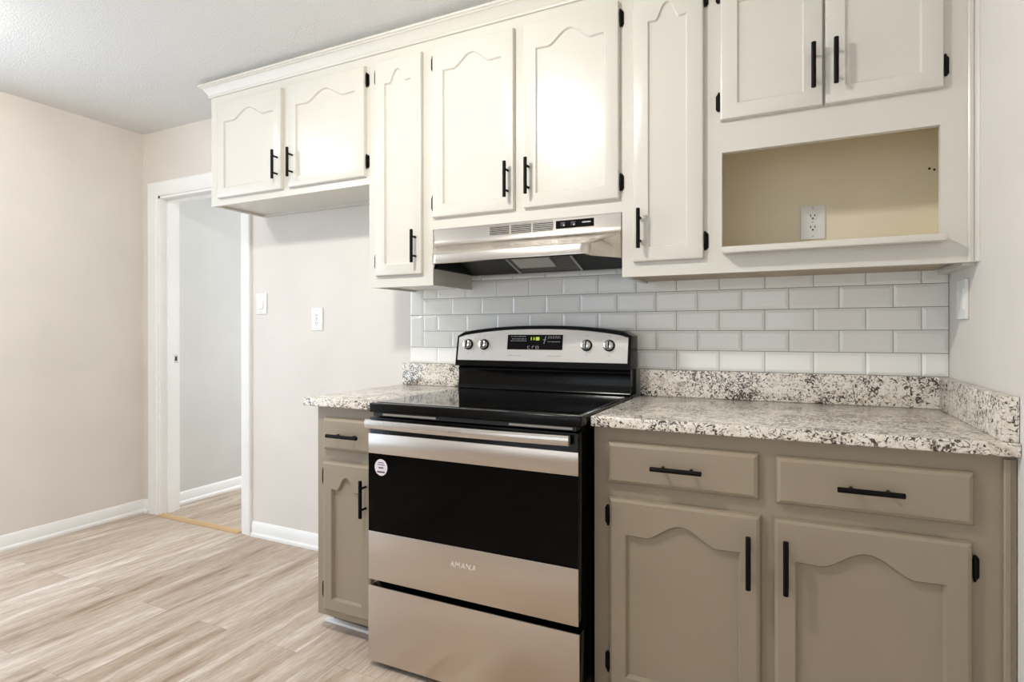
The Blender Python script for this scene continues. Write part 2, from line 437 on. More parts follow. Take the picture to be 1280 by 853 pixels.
bm = bmesh.new(); box(bm, -1.993, XR - .0005, .0045, YB - .0002, .978, 1.372)
obj('grout', bm, 'grout', t_, smooth=False)

# ------------------------------------------------------------------ cabinets
UY, FY = -.329, -.310        # upper door front, upper face frame
BY, GY = -.619, -.600        # base door front, base face frame

def arch_loop(x0, x1, z0, zs, h, n=14, shoulder=.2):
    flat = 1.0 if (x1 - x0) > .15 else 1.3; pw = .8 if (x1 - x0) > .15 else .95
    """panel outline with a cathedral top, counter-clockwise from bottom left"""
    pts = [(x0, z0), (x1, z0), (x1, zs)]
    if h > 0:
        c = (x0 + x1) / 2; half = (x1 - x0) / 2; s = half * 2 * shoulder
        top = [(x1 - s * .6, zs - .001)]
        for k in range(2 * n + 1):
            u = -1 + k / n
            x = c - u * (half - s)
            top.append((x, zs - .002 + (h + .002) * (0.5 + 0.5 * cos(pi * abs(u) ** flat)) ** pw))
        top.append((x0 + s * .6, zs - .001))
        pts += top
    pts.append((x0, zs)); return pts

def offset_loop(pts, d):
    out = []; n = len(pts)
    for i in range(n):
        p0, p1, p2 = Vector(pts[i - 1]), Vector(pts[i]), Vector(pts[(i + 1) % n])
        a = (p1 - p0).normalized(); b_ = (p2 - p1).normalized()
        na, nb = Vector((-a.y, a.x)), Vector((-b_.y, b_.x))
        k = (na + nb); k = k / max(.35, (1 + na.dot(nb)))
        out.append(tuple(p1 + k * d))
    return out

def panel_door(x0, x1, z0, z1, yf, panel, depth=.005, cham=.006, thick=.0188, lip=.007, lipd=.005):
    """slab with eased edge and a sunk panel"""
    bm = bmesh.new()
    L = lambda pts, y: [bm.verts.new((x, y, z)) for x, z in pts]
    rect = lambda d: [(x0 + d, z0 + d), (x1 - d, z0 + d), (x1 - d, z1 - d), (x0 + d, z1 - d)]
    def strip(A, B):
        n = len(A)
        for k in range(n): bm.faces.new((A[k], A[(k + 1) % n], B[(k + 1) % n], B[k]))
    back, mid, mid2, front = L(rect(0), yf + thick), L(rect(0), yf + lipd + .003), L(rect(lip * .35), yf + lipd * .35), L(rect(lip), yf)
    strip(back, mid); strip(mid, mid2); strip(mid2, front); bm.faces.new(back)
    def loop_edges(vs): return [bm.edges.get((vs[k], vs[(k + 1) % len(vs)])) or bm.edges.new((vs[k], vs[(k + 1) % len(vs)])) for k in range(len(vs))]
    if panel is None:
        bm.faces.new(front); return bm
    i0 = L(panel, yf); i1 = L(offset_loop(panel, cham), yf + depth)
    strip(i0, i1)
    bmesh.ops.triangle_fill(bm, edges=loop_edges(front) + loop_edges(i0), use_beauty=True, use_dissolve=False)
    bmesh.ops.triangle_fill(bm, edges=loop_edges(i1), use_beauty=True, use_dissolve=False)
    return bm

def bar_handle(parent, x, z, yf, vertical, length=.131, name='handle'):
    bm = bmesh.new(); r = .0065; yc = yf - .031; h = length / 2; s = .038
    if vertical:
        tube(bm, [(x, yc, z - h), (x, yc, z - h + .001), (x, yc, z + h - .001), (x, yc, z + h)], [r * .8, r, r, r * .8], 14)
        for k in (-s, s): tube(bm, [(x, yc, z + k), (x, yf, z + k)], .0042, 10)
    else:
        tube(bm, [(x - h, yc, z), (x - h + .001, yc, z), (x + h - .001, yc, z), (x + h, yc, z)], [r * .8, r, r, r * .8], 14)
        for k in (-s, s): tube(bm, [(x + k, yc, z), (x + k, yf, z)], .0042, 10)
    return obj(name, bm, 'black_metal', parent)

def hinge(parent, x, z, yf, side):
    """surface hinge on the frame beside the door: shaped leaf, knuckle with finials; side=+1 when the leaf lies at +x of the door"""
    bm = bmesh.new(); h = .029; w_ = .013
    pr = [(0, -h * .72), (w_ * .55, -h), (w_, -h * .72), (w_, h * .72), (w_ * .55, h), (0, h * .72)]
    A = [bm.verts.new((x + side * a, yf - .0005, z + b_)) for a, b_ in pr]; B = [bm.verts.new((x + side * (a * .9 + .0006), yf - .0035, z + b_ * .96)) for a, b_ in pr]
    n = len(pr)
    for k in range(n): bm.faces.new((A[k], A[(k + 1) % n], B[(k + 1) % n], B[k]))
    bm.faces.new(A); bm.faces.new(B[::-1])
    tube(bm, [(x + side * .003, yf - .007, z + q) for q in (-.031, -.028, -.022, -.02, .02, .022, .028, .031)], [.0012, .0034, .0034, .0046, .0046, .0034, .0034, .0012], 10)
    for q in (-.014, .014): tube(bm, [(x + side * .0095, yf - .003, z + q), (x + side * .0095, yf - .0046, z + q)], [.0026, .0018], 8)
    return obj('hinge', bm, 'black_metal', parent)

def cab_door(root, x0, x1, z0, z1, mat_, front, frame, hinges, hz, pull_x, pull_z, shoulder_z, bottom_rail, arch, deep, pull_len=.131, stile=.05):
    pl = arch_loop(x0 + stile, x1 - stile, z0 + bottom_rail, shoulder_z, arch, shoulder=.19)
    d = obj('door', panel_door(x0, x1, z0, z1, front, pl, depth=deep, cham=.0042 if deep < .008 else .006, lip=.007 if deep < .008 else .011, lipd=.005 if deep < .008 else .011), mat_, root, angle=28)
    bar_handle(d, pull_x, pull_z, front, True, pull_len)
    for z in hz: hinge(d, (x1 + .001) if hinges > 0 else (x0 - .001), z, frame, hinges)
    return d

def frame_plate(x0, x1, z0, z1, yfr, holes=(), thick=.02):
    """face frame in the x-z plane with rectangular openings"""
    bm = bmesh.new()
    xs = sorted({x0, x1, *[h[0] for h in holes], *[h[1] for h in holes]}); zs = sorted({z0, z1, *[h[2] for h in holes], *[h[3] for h in holes]})
    def solid(i, j):
        if i < 0 or j < 0 or i >= len(xs) - 1 or j >= len(zs) - 1: return False
        cx, cz = (xs[i] + xs[i + 1]) / 2, (zs[j] + zs[j + 1]) / 2
        return not any(h[0] < cx < h[1] and h[2] < cz < h[3] for h in holes)
    V = {}
    def v(i, j, y):
        if (i, j, y) not in V: V[(i, j, y)] = bm.verts.new((xs[i], y, zs[j]))
        return V[(i, j, y)]
    ya, yb = yfr, yfr + thick
    for i in range(len(xs) - 1):
        for j in range(len(zs) - 1):
            if not solid(i, j): continue
            bm.faces.new((v(i, j, ya), v(i + 1, j, ya), v(i + 1, j + 1, ya), v(i, j + 1, ya)))
            bm.faces.new((v(i, j, yb), v(i, j + 1, yb), v(i + 1, j + 1, yb), v(i + 1, j, yb)))
            for (di, dj, a, b_) in ((-1, 0, (i, j), (i, j + 1)), (1, 0, (i + 1, j), (i + 1, j + 1)), (0, -1, (i, j), (i + 1, j)), (0, 1, (i, j + 1), (i + 1, j + 1))):
                if not solid(i + di, j + dj): bm.faces.new((v(*a, ya), v(*b_, ya), v(*b_, yb), v(*a, yb)))
    return bm

FT = 2.352                                     # top of the uppers, hidden by the crown moulding
DT, SH = 2.243, 2.147                          # door tops, panel shoulders
HT = 2.186
def upper(name, label, x0, x1, zb, open_rec=.014):
    r = thing(name, label, 'cabinet', ((x0 + x1) / 2, FY / 2, zb))
    bm = bmesh.new(); e = .00004
    box(bm, x0 + e, x1 - e, FY + .02, (YB - .001) if zb > 1.4 else -.0025, zb + open_rec, FT)
    obj('carcass', bm, 'cab_white', r, smooth=False)
    obj('face_frame', frame_plate(x0 + e, x1 - e, zb, FT, FY), 'cab_white', r, smooth=False)
    return r
X = dict(a=-2.967, b=-1.977, c=-1.657, d=-.893, e=-.6125)

# over the empty fridge space
k = upper('wall_cabinet', 'short white double-door wall cabinet hung over the empty refrigerator space', X['a'], X['b'], 1.747)
bm = bmesh.new(); box(bm, X['a'] + .001, X['a'] + .018, FY + .02, YB - .001, 1.749, 1.761); box(bm, X['a'] + .018, X['b'] - .001, -.012, YB - .001, 1.749, 1.761)
obj('bottom_rail', bm, 'cab_white', k, smooth=False)
cab_door(k, -2.905, -2.472, 1.779, DT, 'cab_white', UY, FY, -1, (HT, 1.845), -2.493, 1.886, SH, .045, .043, .0072)
cab_door(k, -2.430, -1.989, 1.779, DT, 'cab_white', UY, FY, +1, (HT, 1.843), -2.399, 1.884, SH, .045, .043, .0072)
# tall narrow one beside the hood
k = upper('wall_cabinet', 'tall narrow white wall cabinet between the refrigerator space and the range hood', X['b'], X['c'], 1.309)
bm = bmesh.new(); box(bm, X['b'] + .02, X['c'] - .02, FY + .022, -.002, 1.318, 1.3225); obj('bottom_panel', bm, 'cab_white', k, smooth=False)
for sx_ in (X['b'] + .001, X['c'] - .017):
    bm = bmesh.new(); box(bm, sx_, sx_ + .016, FY + .02, -.003, 1.310, 1.3225); obj('side_skirt', bm, 'cab_white', k, smooth=False)
cab_door(k, -1.934, -1.702, 1.355, DT, 'cab_white', UY, FY, -1, (HT, 1.417), -1.727, 1.464, SH, .046, .051, .0072)
# above the hood
k = upper('wall_cabinet', 'white double-door wall cabinet directly above the stainless range hood', X['c'], X['d'], 1.529, .0)
cab_door(k, -1.650, -1.294, 1.574, DT, 'cab_white', UY, FY, -1, (HT, 1.633), -1.316, 1.680, SH, .048, .045, .0072)
cab_door(k, -1.255, -.900, 1.574, DT, 'cab_white', UY, FY, +1, (HT, 1.630), -1.232, 1.683, SH, .048, .045, .0072)
# tall narrow one between hood and niche
k = upper('wall_cabinet', 'tall narrow white wall cabinet between the range hood and the open niche', X['d'], X['e'], 1.308)
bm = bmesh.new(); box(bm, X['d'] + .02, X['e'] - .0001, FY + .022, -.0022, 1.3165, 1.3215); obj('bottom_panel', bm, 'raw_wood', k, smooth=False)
bm = bmesh.new(); box(bm, X['d'] + .001, X['d'] + .017, FY + .02, -.003, 1.309, 1.3215); obj('side_skirt', bm, 'cab_white', k, smooth=False)
cab_door(k, -.852, -.627, 1.355, DT, 'cab_white', UY, FY, +1, (HT, 1.412), -.827, 1.462, SH, .046, .051, .0072)
# niche cabinet
k = thing('wall_cabinet', 'white wall cabinet with an open microwave niche and outlet under two doors', 'cabinet', (-.27, FY / 2, 1.308))
x0, x1 = X['e'] + .00004, XR - .0008
NX0, NX1, NZ0, NZ1 = -.573, -.011, 1.3835, 1.6865
obj('face_frame', frame_plate(x0, x1, 1.308, FT, FY, [(NX0, NX1, 1.364, NZ1)]), 'cab_white', k, smooth=False)
bm = bmesh.new(); box(bm, x0, x1, FY + .02, -.0025, 1.81, FT); obj('carcass', bm, 'cab_white', k, smooth=False)
bm = bmesh.new()
box(bm, x0, x0 + .005, FY + .02, -.0025, 1.323, 1.81); box(bm, x1 - .012, x1, FY + .02, -.0025, 1.323, 1.81); box(bm, x0 + .005, x1 - .012, FY + .02, -.0025, 1.80, 1.81)
obj('niche_lining', bm, 'niche', k, smooth=False)
bm = bmesh.new(); box(bm, x0 + .005, x1 - .012, -.001, .0035, 1.386, 1.800); obj('back_panel', bm, 'niche', k, smooth=False)
bm = bmesh.new(); box(bm, x0 + .005, x1 - .012, FY + .021, -.0025, 1.364, NZ0); box(bm, NX0 + .0005, NX1 - .0005, FY - .0005, FY + .021, 1.364, NZ0)
bmesh.ops.remove_doubles(bm, verts=bm.verts, dist=1e-5)
nose = bbox(-.568, -.006, -.362, FY - .0006, 1.3645, NZ0, .0025, 2)
me = bpy.data.meshes.new('tmp'); nose.to_mesh(me); nose.free(); bm.from_mesh(me); bpy.data.meshes.remove(me)
obj('shelf', bm, 'cab_white', k)
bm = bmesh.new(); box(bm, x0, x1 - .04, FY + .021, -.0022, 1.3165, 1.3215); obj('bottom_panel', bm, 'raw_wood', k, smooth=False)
bm = bmesh.new(); box(bm, x1 - .030, x1, FY + .021, -.003, 1.302, 1.3215); obj('side_skirt', bm, 'cab_white', k, smooth=False)
bm = bmesh.new()
pr = [(.049, FY - .0002), (.049, FY - .006), (.052, FY - .008), (.0605, FY - .008), (.062, FY - .005), (.066, FY - .014), (.0715, FY - .017), (.0715, FY - .0002)]
A = [bm.verts.new((x, y, 1.308)) for x, y in pr]; B = [bm.verts.new((x, y, FT)) for x, y in pr]
for i in range(len(pr)): bm.faces.new((A[i], A[(i + 1) % len(pr)], B[(i + 1) % len(pr)], B[i]))
bm.faces.new(A); bm.faces.new(B[::-1]); obj('scribe_molding', bm, 'cab_white', k, angle=20)
cab_door(k, -.577, -.293, 1.784, DT, 'cab_white', UY, FY, -1, (HT, 1.845), -.318, 1.892, SH, .046, .043, .0072)
cab_door(k, -.288, -.005, 1.784, DT, 'cab_white', UY, FY, +1, (HT, 1.844), -.261, 1.894, SH, .046, .043, .0072)
for sx_, sz_ in ((.020, 1.642), (.033, 1.637)):
    bm = bmesh.new(); tube(bm, [(sx_, -.0012, sz_), (sx_, -.004, sz_)], [.004, .003], 8); obj('screw', bm, 'slot', k)

# crown moulding
def crown():
    bm = bmesh.new()
    prof = [(0.0, 2.284), (.007, 2.284), (.009, 2.289), (.007, 2.294), (.010, 2.297), (.014, 2.304), (.022, 2.316), (.030, 2.324), (.036, 2.327), (.036, 2.331), (.042, 2.334), (.042, 2.342), (.030, 2.345), (.004, 2.352), (.004, ZC - .001), (0.0, ZC - .001)]
    y0 = FY - .0006; x0 = X['a'] - .0006
    path = [lambda o, z: (x0 - o, YB - .001, z), lambda o, z: (x0 - o, y0 - o, z), lambda o, z: (XR - .018, y0 - o, z)]
    rings = [[bm.verts.new(f(o, z)) for o, z in prof] for f in path]
    n = len(prof)
    for A, B in zip(rings, rings[1:]):
        for i in range(n): bm.faces.new((A[i], A[(i + 1) % n], B[(i + 1) % n], B[i]))
    bm.faces.new(rings[0]); bm.faces.new(rings[-1][::-1]); return bm
tag(obj('crown_molding', crown(), 'cab_white', angle=12), 'white crown molding along the tops of the wall cabinets under the ceiling', 'molding')

# base cabinets
BT = .8475
def base(name, label, x0, x1, toe=True):
    r = thing(name, label, 'cabinet', ((x0 + x1) / 2, GY / 2, 0))
    bm = bmesh.new(); box(bm, x0, x1, GY + .02, -.004, .065, BT)
    obj('carcass', bm, 'cab_grey', r, smooth=False)
    bm = bmesh.new(); box(bm, x0 + .001, x1 - .001, -.52, -.03, 0, .065); obj('toe_kick', bm, 'cab_grey', r, smooth=False)
    obj('face_frame', frame_plate(x0, x1, .065, BT, GY), 'cab_grey', r, smooth=False)
    return r
def drawer(root, x0, x1, z0, z1, px, pl):
    d = obj('drawer', panel_door(x0, x1, z0, z1, BY, None, lip=.012, lipd=.012), 'cab_grey', root, angle=28)
    bar_handle(d, px, (z0 + z1) / 2, BY, False, pl); return d
k = base('base_cabinet', 'narrow grey base cabinet with one drawer and one door, between doorway wall and range', -1.981, -1.700)
drawer(k, -1.942, -1.715, .686, .807, -1.8235, .142)
cab_door(k, -1.944, -1.715, .090, .646, 'cab_grey', BY, GY, -1, (.587, .164), -1.737, .534, .546, .047, .046, .012, .132, .045)
k = base('base_cabinet', 'wide grey base cabinet with two drawers and two arched doors by the wall corner', -.8985, XR - .001)
drawer(k, -.856, -.452, .686, .806, -.658, .136)
drawer(k, -.413, -.005, .682, .804, -.209, .137)
cab_door(k, -.852, -.447, .090, .646, 'cab_grey', BY, GY, -1, (.590, .164), -.476, .530, .545, .048, .043, .012, .136)
cab_door(k, -.418, -.008, .090, .646, 'cab_grey', BY, GY, +1, (.586, .164), -.389, .532, .543, .048, .044, .012, .136)
bm = bmesh.new()
pr = [(.047, GY - .0002), (.047, GY - .008), (.050, GY - .011), (.058, GY - .011), (.060, GY - .006), (.070, GY - .005), (.0705, GY - .0002)]
A = [bm.verts.new((x, y, .065)) for x, y in pr]; B = [bm.verts.new((x, y, .838)) for x, y in pr]
for i in range(len(pr)): bm.faces.new((A[i], A[(i + 1) % len(pr)], B[(i + 1) % len(pr)], B[i]))
bm.faces.new(A); bm.faces.new(B[::-1]); obj('scribe_molding', bm, 'cab_grey', k, angle=20)

bm = bbox(-2.005, -1.70, -.5460, -.5255, 0.0005, .012, .003, 2)
bmesh.ops.rotate(bm, verts=bm.verts, cent=(-1.85, -.53, 0), matrix=Matrix.Rotation(R(-1.2), 3, 'Z'))
tag(obj('shoe_molding', bm, 'white_trim'), 'white strip of shoe molding on the floor under the narrow grey cabinet', 'molding')

# ------------------------------------------------------------------ granite tops
CT = .878
def granite_top(label, x0, x1, back, side=False):
    r = thing('countertop', label, 'countertop', ((x0 + x1) / 2, -.31, CT - .03))
    bm = bbox(x0, x1, -.632, .0, CT - .0300, CT, .004, 3); obj('slab', bm, 'granite', r, angle=50)
    bm = bbox(back[0], back[1], -.0205, -.0015, CT + .0005, .978, .002, 2); obj('back_splash', bm, 'granite', r, angle=50)
    if side:
        bm = bbox(XR - .0305, XR - .001, -.620, -.0215, CT + .0005, .978, .002, 2); obj('side_splash', bm, 'granite', r, angle=50)
granite_top('short speckled granite countertop on the narrow cabinet left of the range', -2.025, -1.667, (-2.022, -1.667))
granite_top('long speckled granite countertop with side splash against the right wall', -.9005, XR - .001, (-.9, XR - .0015), True)

# ------------------------------------------------------------------ range hood
def hood():
    r = thing('range_hood', 'stainless steel under-cabinet range hood with vents over the black range', 'range hood', (-1.2745, -.2, 1.375))
    xa, xb, xc_ = -1.6535, -.8955, -1.2745
    yp, zt, zp, zl, zb, yl = -.3115, 1.5275, 1.463, 1.409, 1.374, -.450
    la, lb = -1.582, -.967
    bm = bmesh.new(); V = lambda *p: bm.verts.new(p)
    # rows from the top of the panel to the lip bottom, mirrored ends
    rows = [(xa, xb, yp, zt), (xa, xb, yp, 1.484), (xa, xb, yp - .0012, 1.476), (xa, xb, yp - .003, 1.469), (xa, xb, yp - .006, zp)]
    def lerp(t_): return (xa + (la - xa) * t_, xb + (lb - xb) * t_, yp - .006 + (yl + .006 - yp) * t_)
    for t_, z in ((.05, 1.459), (.14, 1.454), (.36, 1.444), (.66, 1.430), (.90, 1.417), (.97, 1.412), (1.0, zl - .004)): rows.append((*lerp(t_), z))
    rows.append((la, lb, yl, zb + .003)); rows.append((la + .003, lb - .003, yl + .004, zb))
    prev = None; fr = []
    rad = .03
    def section(x0, x1, y, z, rr):
        pts = []
        rr = max(rr, .0015)
        for k in range(6):
            a = pi / 2 * k / 5
            pts.append((x0 + rr * (1 - cos(a)) , y + rr * (1 - sin(a)), z))
        for k in range(6):
            a = pi / 2 * k / 5
            pts.append((x1 - rr * (1 - sin(a)), y + rr * (1 - cos(a)), z))
        return [V(*p) for p in pts]
    for i, (x0, x1, y, z) in enumerate(rows):
        rr = 0 if i < 5 else rad * min(1, (i - 4) / 4)
        s = section(x0, x1, y, z, rr)
        if prev:
            for k in range(len(s) - 1): bm.faces.new((prev[k], prev[k + 1], s[k + 1], s[k]))
        prev = s; fr.append(s)
    # side faces between the sloping edge and the cabinet
    for idx, xx in ((0, xa), (-1, xb)):
        chain = [s[idx] for s in fr[2:]]
        hub = V(xx, yp, zb); top = fr[1][idx]
        pts = [top] + chain + [hub]
        bm.faces.new(pts if idx == 0 else pts[::-1])
        bt0, bt1 = V(xx, .0, zb), V(xx, .0, zt)
        bm.faces.new((hub, bt0, bt1, fr[0][idx], top) if idx == 0 else (top, fr[0][idx], bt1, bt0, hub))
    obj('shell', bm, 'steel_hood', r, angle=28)
    # dark underside: rim and sloping inner panel
    bm = bmesh.new()
    box(bm, xa + .002, xa + .010, yp + .01, -.0025, zb + .0005, zp); box(bm, xb - .010, xb - .002, yp + .01, -.0025, zb + .0005, zp)
    P = [(xa + .01, -.004, 1.373), (xb - .01, -.004, 1.373), (xb - .01, -.27, 1.456), (xa + .01, -.27, 1.456)]
    q = [V2 for V2 in [bm.verts.new(p) for p in P]]; q2 = [bm.verts.new((x, y, z + .004)) for x, y, z in P]
    bm.faces.new(q); bm.faces.new(q2[::-1])
    for i in range(4): bm.faces.new((q[i], q[(i + 1) % 4], q2[(i + 1) % 4], q2[i]))
    box(bm, la + .02, lb - .02, yl + .014, yl + .016, zb + .001, zl - .006)
    und = obj('underside', bm, 'black_matte', r, smooth=False)
    zpl = lambda y: 1.373 + (-.004 - y) * (.083 / .266)
    def slanted(x0, x1, ya, yb, lift, tk):
        bm = bmesh.new()
        vs = [bm.verts.new((x, y, zpl(y) - lift - d)) for d in (0, tk) for x, y in ((x0, ya), (x1, ya), (x1, yb), (x0, yb))]
        for f in ((0, 1, 2, 3), (7, 6, 5, 4), (0, 4, 5, 1), (1, 5, 6, 2), (2, 6, 7, 3), (3, 7, 4, 0)): bm.faces.new([vs[i] for i in f])
        return bm
    obj('filter', slanted(-1.405, -1.135, -.02, -.25, .0005, .003), 'filter', r, smooth=False)
    for x in (-1.410, -1.135): obj('filter_rail', slanted(x - .0035, x + .0035, -.015, -.25, .0005, .006), 'rail', r, smooth=False)
    obj('lamp_lens', slanted(-1.385, -1.225, -.075, -.16, .004, .006), 'lens', r, smooth=False)
    # vents
    for x0, x1 in ((-1.401, -1.321), (-1.311, -1.231), (-1.223, -1.144)):
        bm = bmesh.new(); box(bm, x0, x1, yp - .0006, yp + .0004, 1.488, 1.521); vnt = obj('vent', bm, 'slot', r, smooth=False)
        bm = bmesh.new()
        for i in range(5):
            z = 1.4900 + i * .0066
            box(bm, x0, x1, yp - .0022, yp - .0004, z, z + .0030)
        obj('louver', bm, 'steel_hood', vnt, smooth=False)
    bm = bbox(-1.133, -.992, yp - .003, yp + .0004, 1.491, 1.5185, .001, 1); pn = obj('switch_panel', bm, 'black_enamel', r)
    for x in (-1.104, -1.066):
        bm = bbox(x - .010, x + .010, yp - .0075, yp - .0028, 1.4965, 1.5115, .002, 2); obj('rocker_switch', bm, 'black_matte', pn)
        bm = bbox(x + .001, x + .006, yp - .0082, yp - .0072, 1.4975, 1.5025); obj('switch_mark', bm, 'pale_ink', pn, smooth=False)
    bm = bmesh.new()
    for i, (a, b_) in enumerate(((0, .006), (.007, .012), (.013, .018), (.019, .024), (.025, .031))): box(bm, -1.034 + a, -1.034 + b_, yp - .0036, yp - .0028, 1.5045 - (i % 2) * .0006, 1.5085 + (i % 2) * .0008)
    obj('badge', bm, 'pale_ink', pn, smooth=False)
hood()

# ------------------------------------------------------------------ range
def kitchen_range():
    r = thing('range', 'freestanding black and stainless electric range with smooth glass cooktop', 'range', (-1.285, -.35, 0))
    xa, xb = -1.656, -.9155
    yd = -.700                                  # front of door and drawer
    bm = bmesh.new(); box(bm, xa, xb, -.645, -.012, .022, .852); obj('body', bm, 'black_enamel', r, smooth=False)
    for x in (xa + .05, xb - .05):
        for y in (-.60, -.06):
            bm = bmesh.new(); tube(bm, [(x, y, .0005), (x, y, .012), (x, y, .030)], [.018, .018, .010], 12); obj('leg', bm, 'black_matte', r)
    # cooktop with raised frame
    bm = bbox(-1.661, -.907, -.693, -.098, .853, .8835, .005, 3); ct = obj('cooktop', bm, 'black_enamel', r, angle=50)
    bm = bbox(-1.648, -.920, -.668, -.118, .8800, .8850, .001, 1); obj('cooktop_glass', bm, 'cook_glass', ct)
    bm = bbox(-1.645, -.925, -.688, -.646, .8405, .8525); vt = obj('vent_trim', bm, 'black_matte', r, smooth=False)
    for x0, x1 in ((-1.605, -1.395), (-1.135, -.935)):
        bm = bmesh.new(); box(bm, x0, x1, -.6905, -.6875, .8435, .8500); obj('vent_slot', bm, 'grey_ink', vt, smooth=False)
    # oven door
    dx0, dx1 = -1.657, -.914
    bm = bbox(dx0 + .002, dx1 - .002, yd + .004, -.648, .296, .836, .003, 2); dr_ = obj('oven_door', bm, 'black_enamel', r)
    bm = bbox(dx0, dx1, yd - .0012, yd + .0038, .7165, .783, .0018, 2); obj('door_top_panel', bm, 'steel', dr_)
    bm = bbox(dx0, dx1, yd - .0012, yd + .0038, .2935, .455, .0018, 2); obj('door_bottom_panel', bm, 'steel', dr_)
    bm = bbox(dx0 + .0005, dx1 - .0005, yd - .0006, yd + .0038, .4555, .7160); obj('window_glass', bm, 'oven_glass', dr_, smooth=False)
    lettering('logo', 'AMANA', .0265, (-1.288, yd - .0018, .398), dr_, 'badge', .0008, 1.0)
    # sticker
    bm = bmesh.new(); tube(bm, [(-1.604, yd - .0008, .672), (-1.604, yd - .0014, .672)], .0275, 28)
    for v in bm.verts: v.co.x = -1.604 + (v.co.x + 1.604) * .95
    st = obj('sticker', bm, 'paper', dr_)
    bm = bmesh.new()
    for z, h, tk in ((.688, .012, .0012), (.681, .015, .0012), (.671, .010, .0022), (.657, .016, .0024)):
        box(bm, -1.604 - h, -1.604 + h, yd - .0018, yd - .0013, z - tk, z + tk)
    obj('sticker_lettering', bm, 'ink', st, smooth=False)
    # handle: flat bowed bar on two end posts
    bm = bmesh.new(); n = 20; hw = .356; cx = -1.2855
    rows = []
    for i in range(n + 1):
        u = -1 + 2 * i / n; x = cx + hw * u
        yo = -.752 + .012 * u * u
        h = .0150
        sec = [(yo, h * .55), (yo + .003, h * .92), (yo + .008, h), (yo + .017, h * .9), (yo + .019, 0), (yo + .017, -h * .9), (yo + .008, -h), (yo + .003, -h * .92), (yo, -h * .55)]
        rows.append([bm.verts.new((x, y, .8205 + z)) for y, z in sec])
    for A, B in zip(rows, rows[1:]):
        for k in range(len(A)): bm.faces.new((A[k], A[(k + 1) % len(A)], B[(k + 1) % len(A)], B[k]))
    bm.faces.new(rows[0]); bm.faces.new(rows[-1][::-1])
    hd = obj('handle', bm, 'steel_hood', dr_, angle=40)
    for s in (-1, 1):
        bm = bbox(cx + s * .33 - .014, cx + s * .33 + .014, -.728, yd + .006, .8095, .8315, .003, 2); obj('handle_post', bm, 'black_enamel', dr_)
    bm = bmesh.new()
    for i in range(5): box(bm, -1.3085 + i * .0095, -1.3035 + i * .0095, -.7523, -.7515, .8195, .8225)
    obj('handle_lettering', bm, 'grey_ink', hd, smooth=False)
    # storage drawer
    bm = bbox(dx0 + .001, dx1 + .001, yd + .004, -.648, .022, .268, .002, 2); sd = obj('storage_drawer', bm, 'black_enamel', r)
    bm = bbox(dx0 - .002, dx1 + .003, yd - .0012, yd + .0038, .020, .272, .002, 2); obj('drawer_front', bm, 'steel', sd)
    # backguard
    top = lambda u: 1.1485 - .030 * abs(u) ** 2.3
    ya, yb_ = -.131, -.104                        # front face leans back: bottom, top
    za = .980
    yf = lambda z: ya + (yb_ - ya) * (z - za) / (1.14 - za)
    gx0, gx1 = -1.6665, -.911; c = (gx0 + gx1) / 2; half = (gx1 - gx0) / 2
    def outline(d_top, d_side, zbot, n=24, rc=.012):
        pts = [(gx0 + d_side, zbot), (gx1 - d_side, zbot)]
        for i in range(n + 1):
            u = 1 - 2 * i / n
            x = c + (half - d_side) * u
            e = (half - d_side) * (1 - abs(u))
            z = top(u) - d_top - (rc * (1 - math.sqrt(max(0, 1 - (1 - min(1, e / rc)) ** 2))) if e < rc else 0)
            pts.append((x, z))
        return pts
    bm = bmesh.new(); o1 = outline(0, 0, za)
    F = [bm.verts.new((x, yf(z) + .004, z)) for x, z in o1]; F2 = [bm.verts.new((x * 1 + (c - x) * .004, yf(z), z - .002 if z > 1 else z + .002)) for x, z in o1]
    Bk = [bm.verts.new((x, -.022, z)) for x, z in o1]; n = len(o1)
    for A, B in ((F2, F), (F, Bk)):
        for i in range(n): bm.faces.new((A[i], A[(i + 1) % n], B[(i + 1) % n], B[i]))
    bm.faces.new(F2); bm.faces.new(Bk[::-1])
    bg = obj('backguard', bm, 'black_enamel', r, angle=30)
    bm = bmesh.new()
    extrude_x(bm, [(-.110, .8836), (-.116, .887), (-.112, .893), (-.107, .955), (-.110, .966), (-.106, .979), (-.022, .979), (-.022, .8836)], gx0 + .006, gx1 - .004)
    obj('riser', bm, 'black_enamel', r, angle=30)
    # stainless control panel
    bm = bmesh.new(); o2 = outline(.0135, .0105, 1.004, rc=.004)
    A = [bm.verts.new((x, yf(z) - .0004, z)) for x, z in o2]; B = [bm.verts.new((x + (c - x) * .003, yf(z) - .0024, z + (.0012 if z < 1.01 else -.0012))) for x, z in o2]; n = len(o2)
    for i in range(n): bm.faces.new((A[i], A[(i + 1) % n], B[(i + 1) % n], B[i]))
    bm.faces.new(B); bm.faces.new(A[::-1])
    cp = obj('control_panel', bm, 'steel_panel', bg, angle=30)
    tilt = math.atan2(yb_ - ya, 1.14 - za)
    def on_panel(x0, x1, z0, z1, lift, tk):
        bm = bmesh.new()
        vs = [bm.verts.new((x, yf(z) - .0024 - q, z)) for q in (lift, lift + tk) for x, z in ((x0, z0), (x1, z0), (x1, z1), (x0, z1))]
        for f in ((0, 1, 2, 3), (7, 6, 5, 4), (0, 4, 5, 1), (1, 5, 6, 2), (2, 6, 7, 3), (3, 7, 4, 0)): bm.faces.new([vs[i] for i in f])
        return bm
    obj('display_bezel', on_panel(-1.428, -1.176, 1.0465, 1.1165, -.0004, .0012), 'steel_panel', bg, smooth=False)
    ds = obj('display', on_panel(-1.4225, -1.1815, 1.0515, 1.1115, .0006, .0008), 'black_enamel', bg, smooth=False)
    # lit clock digits as bars of segments
    bm = bmesh.new()
